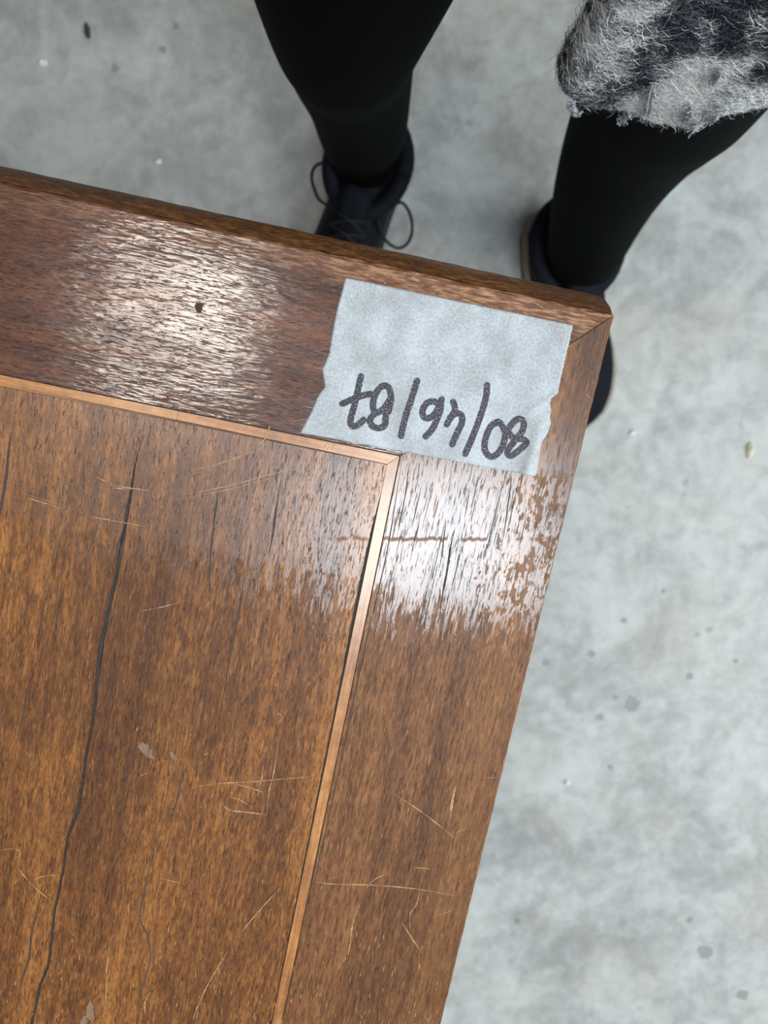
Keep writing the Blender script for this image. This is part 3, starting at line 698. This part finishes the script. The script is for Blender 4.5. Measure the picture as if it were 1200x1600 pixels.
# coat: open in front, hanging to mid thigh on the right of the picture
HZ = 0.64
A_ = at(884, 128, HZ + 0.022)
plan = [(A_.x - 0.002, A_.y + 0.012), (A_.x + 0.003, A_.y + 0.001)] + [tuple(at(x, y, HZ)[:2]) for x, y in ((925, 158), (985, 158), (1050, 163), (1120, 164), (1200, 154))] + [(0.285, .178), (.325, .215), (.335, .30), (.30, .40), (.20, .452), (.06, .46), (-.07, .43), (-.115, .36), (-.11, .30), (-.085, .262)]
PL = catmull([(x, y, 0) for x, y in plan], 12)
SL = [0.0]
for a_, b_ in zip(PL, PL[1:]): SL.append(SL[-1] + (b_ - a_).length)
PXs, PYs = [p.x for p in PL], [p.y for p in PL]; STOT = SL[-1]
def shape(z):                                  # narrowing to the shoulders
    return float(np.interp(z, [HZ, .75, .95, 1.1, 1.25, 1.34, 1.40], [1.0, .985, .92, .86, .90, .86, .62]))
SC = np.vectorize(shape)
def coat_pos(s, z):
    x = np.interp(s, SL, PXs); y = np.interp(s, SL, PYs); k = SC(z)
    wv = 0.006 * np.sin(s * 34) * np.clip((1.0 - z) / 0.3, 0, 1) * (s > 0.22)
    cx, cy = 0.10, 0.30
    X = cx + (x - cx) * k; Y = cy + (y - cy) * k
    # overlapping fold on the front panel
    sf = 0.088 + (z - HZ) * 0.30
    fold = 0.007 * np.exp(-np.clip(sf - s, 0, 9) / 0.02) * (s < sf) * np.clip((0.73 - z) / 0.03, 0, 1)
    return X, Y - fold + wv, z
def hem(s):
    return HZ + 0.004 * np.sin(s * 61) + 0.003 * np.sin(s * 143 + 1) + np.where(s < .03, (.03 - s) * 0.75, 0)
def pnoise(x, y, z, s):
    r = 0
    for k, (fx, fy, fz, p) in enumerate(((1, .7, .3, 0.1), (-.6, 1.1, .5, 2.3), (.4, -.8, 1.2, 4.0), (1.3, .5, -.9, 1.1), (-1.0, -.4, .8, 5.2))):
        r = r + np.sin((x * fx + y * fy + z * fz) * s + p + k * 1.3)
    return r / 5
sm = lambda v, a, b: np.clip((v - a) / (b - a), 0, 1)
DK = np.array([0.014, 0.016, 0.026]); GY = np.array([0.17, 0.18, 0.21]); WH = np.array([0.95, 0.96, 0.97]); BE = np.array([0.88, 0.85, 0.82])
def plaid(s, z):
    x_, z_ = s, z - HZ
    big = pnoise(x_, z_, 0 * x_, 70.) * 0.010; xb = x_ + big + pnoise(z_, x_, x_, 33.) * 0.004; zb = z_ + pnoise(x_, z_, x_, 55.) * 0.008
    band = sm(xb, .004, .012) * (1 - sm(xb, .026, .034)) * (0.35 + 0.6 * sm(zb, .01, .05))
    block = sm(xb, .043, .051) * (1 - sm(xb, .085, .092)) * (1 - sm(zb, .060, .075))
    greyb = sm(xb, .084, .09) * (1 - sm(xb, .135, .16)) * (1 - sm(zb, .040, .062))
    thr = sm(pnoise(x_, z_, 0 * x_, 240.) + 0.5 * pnoise(x_, z_, x_, 610.), .10, .36)
    far = sm(xb, .165, .185)
    rep = far * (0.75 * sm(np.sin(xb * 44 + 1.0), .15, .5) * sm(np.sin(zb * 40 + 0.6), -.1, .3) + 0.35 * sm(np.sin(xb * 44 + 1.0), .15, .5))
    return np.clip(rep + 0.68 * band + 1.0 * block + 0.66 * greyb + 0.36 * thr, 0, 1), block
NS, NZ = 420, 90
V, F, CC = [], [], []
for i in range(NS + 1):
    s = STOT * (i / NS) ** 1.7; h0 = float(hem(s))
    for k in range(NZ + 1):
        z = h0 + (1.40 - h0) * (k / NZ) ** 2.0
        X, Y, Z = coat_pos(s, z); V.append(PI @ Vector((float(X), float(Y), float(Z))))
        mw, bl = plaid(np.float64(s), np.float64(z)); c_ = DK * (1 - mw) + (BE * .6 + WH * .4) * mw
        CC.append((*c_, 1))
for i in range(NS):
    for k in range(NZ):
        a_ = i * (NZ + 1) + k; F.append((a_, a_ + NZ + 1, a_ + NZ + 2, a_ + 1))
ct = mesh_obj('coat', V, F, M_COAT, PE, True)
ct.data.color_attributes.new('fibre', 'FLOAT_COLOR', 'POINT').data.foreach_set('color', np.array(CC, np.float32).ravel())
mod(ct, 'SOLIDIFY', thickness=0.004, offset=0)
tag(ct, 'fuzzy black, grey and white plaid coat')
# sleeves, hands pushed into the pockets
mb = MB()
for s_ in (-1, 1):
    pth = catmull([(0.09 + s_ * .15, .30, 1.35), (0.09 + s_ * .215, .32, 1.22), (0.09 + s_ * .25, .33, 1.06), (0.09 + s_ * .225, .315, .95), (0.09 + s_ * .15, .30, .86)], 6)
    mb.add(tube(pth, list(np.linspace(.062, .050, len(pth))), 20))
sl = pmesh('sleeve', mb, plain('dark_sleeve_cloth', (0.02, 0.022, 0.03), (0.2, 0.2, 0.22), 0.9, 90), parent=ct)

# mohair fibres as thin curly ribbons
def fibres(n_, smin, smax, zmax, lmin, lmax, wmin, wmax, seg=6, edge=False, lift=(0.0, 0.5), zpow=1.1):
    s = rng.uniform(smin, smax, n_); h0 = hem(s)
    z = h0 + (zmax - h0) * (rng.uniform(0, 1, n_) ** (zpow if not edge else 3.5)) - (0.002 if not edge else 0.004)
    P = np.stack(coat_pos(s, z), 1); e_ = 1e-3
    Ps = np.stack(coat_pos(s + e_, z), 1) - np.stack(coat_pos(s - e_, z), 1); Ps /= np.linalg.norm(Ps, axis=1)[:, None] + 1e-9
    up = np.array([0, 0, 1.0]); nr = np.cross(Ps, up); nr /= np.linalg.norm(nr, axis=1)[:, None] + 1e-9
    a1 = pnoise(s, z, 0 * s, 160.) * 2.6 + pnoise(s, z, s, 520.) * 1.8 + rng.normal(0, 0.8, n_)
    tang = np.cos(a1)[:, None] * Ps + np.sin(a1)[:, None] * up
    d = tang + nr * rng.uniform(*lift, n_)[:, None]; d /= np.linalg.norm(d, axis=1)[:, None]
    L = rng.uniform(lmin, lmax, n_); curl = rng.normal(0, 1.1, n_)[:, None]
    W = rng.uniform(wmin, wmax, n_)
    pts = []; p = P + nr * 0.0025
    for k in range(seg + 1):
        pts.append(p.copy())
        side = np.cross(d, nr); t_ = k / seg
        d = d + side * curl * (3.2 / seg) - nr * (0.9 / seg) + rng.normal(0, 1.1 / seg, (n_, 3)) + up * (-0.25 / seg)
        d /= np.linalg.norm(d, axis=1)[:, None]; p = p + d * (L / seg)[:, None]
    m_w, block = plaid(s, z)
    pr = rng.uniform(0, 1, n_)
    C = np.where((pr < m_w)[:, None], np.where((rng.uniform(0, 1, n_) < 0.35 + 0.3 * block)[:, None], BE, WH), np.where((rng.uniform(0, 1, n_) < 0.38)[:, None], GY, DK))
    C = np.minimum(C * rng.uniform(0.8, 1.2, n_)[:, None], 0.97)
    return pts, nr, d, W, C, seg
def build_fur(batches, name, parent):
    VV, FF, CC = [], [], []; base = 0
    for pts, nr, d, W, C, seg in batches:
        n_ = len(W); wd = np.cross(d, nr) ; wd = wd / (np.linalg.norm(wd, axis=1)[:, None] + 1e-9)
        wd = wd * 0.8 + nr * 0.5
        arr = np.zeros((n_, (seg + 1) * 2, 3))
        for k in range(seg + 1):
            t_ = (1 - 0.8 * k / seg)
            arr[:, 2 * k] = pts[k] + wd * (W * t_ / 2)[:, None]; arr[:, 2 * k + 1] = pts[k] - wd * (W * t_ / 2)[:, None]
        VV.append(arr.reshape(-1, 3)); m = (seg + 1) * 2
        q = np.array([[2 * k, 2 * k + 1, 2 * k + 3, 2 * k + 2] for k in range(seg)])
        FF.append((np.arange(n_)[:, None, None] * m + q[None] + base).reshape(-1, 4)); CC.append(np.repeat(C, m, axis=0)); base += n_ * m
    VV = np.concatenate(VV) + np.array([-0.10, -0.22, 0]); FF = np.concatenate(FF); CC = np.concatenate(CC)
    me = bpy.data.meshes.new(name); me.vertices.add(len(VV)); me.vertices.foreach_set('co', VV.astype(np.float32).ravel())
    me.loops.add(FF.size); me.loops.foreach_set('vertex_index', FF.astype(np.int32).ravel())
    me.polygons.add(len(FF)); me.polygons.foreach_set('loop_start', np.arange(0, FF.size, 4, dtype=np.int32)); me.polygons.foreach_set('loop_total', np.full(len(FF), 4, np.int32))
    me.update(calc_edges=True)
    at2 = me.color_attributes.new('fibre', 'FLOAT_COLOR', 'POINT'); at2.data.foreach_set('color', np.concatenate([CC, np.ones((len(CC), 1))], 1).astype(np.float32).ravel())
    me.polygons.foreach_set('use_smooth', np.ones(len(FF), bool))
    me.materials.append(M_FUR); o = bpy.data.objects.new(name, me); COL.objects.link(o); o.parent = parent
    return o
fu = build_fur([fibres(70000, -0.002, 0.19, 0.86, .005, .013, .00016, .00040), fibres(7000, -0.002, 0.19, 0.70, .004, .010, .00014, .00030, edge=True),
                fibres(42000, 0.17, STOT, 1.38, .010, .022, .0005, .0012, seg=4)], 'fur', ct)
tag(fu, kind='stuff')
# thicker loose yarns lying on the cloth and hanging at the hem
gs, gz = np.meshgrid(np.linspace(0, 0.19, 200), np.linspace(HZ - .012, HZ + .12, 140), indexing='ij')
gX, gY, gZ = coat_pos(gs, gz); gpx, gpy = project(np.stack([gX, gY + 0 * gX, gZ + 0 * gX], -1))
def on_coat(x, y):
    k = np.unravel_index(np.argmin((gpx - x) ** 2 + (gpy - y) ** 2), gpx.shape)
    return Vector((gX[k], gY[k] - 0.0055, gz[k]))
M_YARN = plain('white_yarn', (0.40, 0.42, 0.45), (0.62, 0.63, 0.65), 0.7, 900)
for k, (pts, r_) in enumerate((([(893, 138), (892, 150), (897, 162), (903, 160)], .0011), ([(1024, 112), (1021, 128), (1017, 150), (1010, 164)], .0012), ([(1128, 152), (1118, 166), (1100, 173), (1090, 180), (1086, 192)], .0014),
            ([(1116, 112), (1121, 102), (1130, 92)], .0008), ([(985, 160), (975, 172), (968, 178)], .0009), ([(1083, 152), (1077, 166), (1073, 174)], .0012), ([(911, 50), (908, 70), (909, 92)], .0008), ([(937, 78), (930, 90), (920, 102)], .0008))):
    P2 = catmull([on_coat(x, y) for x, y in pts], 5); mb = MB()
    for q in range(16):
        o1, o2, f_ = Vector(rng.normal(0, .0009, 3)), Vector(rng.normal(0, .0014, 3)), rng.uniform(2, 6)
        Q = [p + o1 + o2 * sin(f_ * i * 0.45 + q) for i, p in enumerate(P2)]
        i0 = int(rng.integers(0, 3)); mb.add(tube(Q[i0:], .00022, 4))
    tag(pmesh('loose_yarn', mb, M_YARN, parent=ct), kind='stuff')

# ------------------------------------------------------------------ small litter on the floor
def litter(name, label, cat, px, py, sx, sy, h, mat, seed, ang=0.0, group=None):
    c_ = at(px, py, 0); m = 14; V = []; F = []
    k_ = 1.085 / FPX
    rr = [(1 + 0.3 * jit(k * 1.9, seed, 1.0)) for k in range(m)]
    for z_, sc_ in ((0.0, 0.9), (h * 0.5, 1.0), (h, 0.6)):
        for k in range(m):
            a_ = 2 * pi * k / m; x = sx * k_ * rr[k] * cos(a_) * sc_; y = sy * k_ * rr[k] * sin(a_) * sc_
            V.append(Vector((x * cos(ang) - y * sin(ang), x * sin(ang) + y * cos(ang), z_ * (1 + 0.5 * jit(k, seed + 2, 1.0)))))
    for r_ in range(2):
        for k in range(m): F.append((r_ * m + k, r_ * m + (k + 1) % m, (r_ + 1) * m + (k + 1) % m, (r_ + 1) * m + k))
    F.append(tuple(range(m - 1, -1, -1))); F.append(tuple(2 * m + k for k in range(m)))
    o = mesh_obj(name, V, F, mat); o.location = (c_.x, c_.y, 0.0); return tag(o, label, cat, group)
litter('wood_shaving', 'pale sliver of wood on the concrete by the right picture border', 'debris', 1171, 704, 5.5, 13, .005, M_CHIP, 1.0, -0.1)
litter('crumb', 'small white crumb on the floor low down right of the table', 'debris', 886, 1222, 5, 4.5, .004, M_WHITE, 2.0)
litter('crumb', 'small white crumb on the floor at the upper left', 'debris', 68, 99, 6, 5, .004, M_WHITE, 3.0)
litter('crumb', 'curled pale crumb on the floor right of the shoe toe beyond the table corner', 'debris', 988, 676, 5, 3.5, .003, M_WHITE, 4.0, 0.6)
litter('dirt_clump', 'dark clump of dirt on the floor at the upper left', 'debris', 137, 49, 5, 10, .004, M_DIRT, 5.0, 0.15)
litter('crumb', 'tiny pale crumb on the floor just above the table front edge', 'debris', 248, 253, 5, 4, .003, M_WHITE, 6.0)

# old spots soaked into the concrete
for k, (x, y, r_) in enumerate(((1160, 1555, 10), (1037, 924, 4), (975, 970, 5), (925, 1022, 6), (853, 1036, 6), (1150, 1033, 4), (1078, 1057, 6), (962, 1090, 5), (989, 1100, 13), (938, 1121, 6), (954, 1199, 5), (1078, 1438, 6), (1102, 1488, 13), (275, 41, 5), (254, 77, 5), (180, 106, 6))):
    c_ = at(x, y, 0.0006); V = [Vector((c_.x, c_.y, 0.0004))]; F = []
    for q in range(16):
        rr = r_ * 1.085 / FPX * (1 + 0.35 * jit(q * 1.9, k * 1.3, 1.0)); V.append(Vector((c_.x + rr * cos(q * pi / 8), c_.y + rr * sin(q * pi / 8), 0.0004)))
    for q in range(16): F.append((0, 1 + q, 1 + (q + 1) % 16))
    mesh_obj('stain', V, F, M_STAIN, fl)
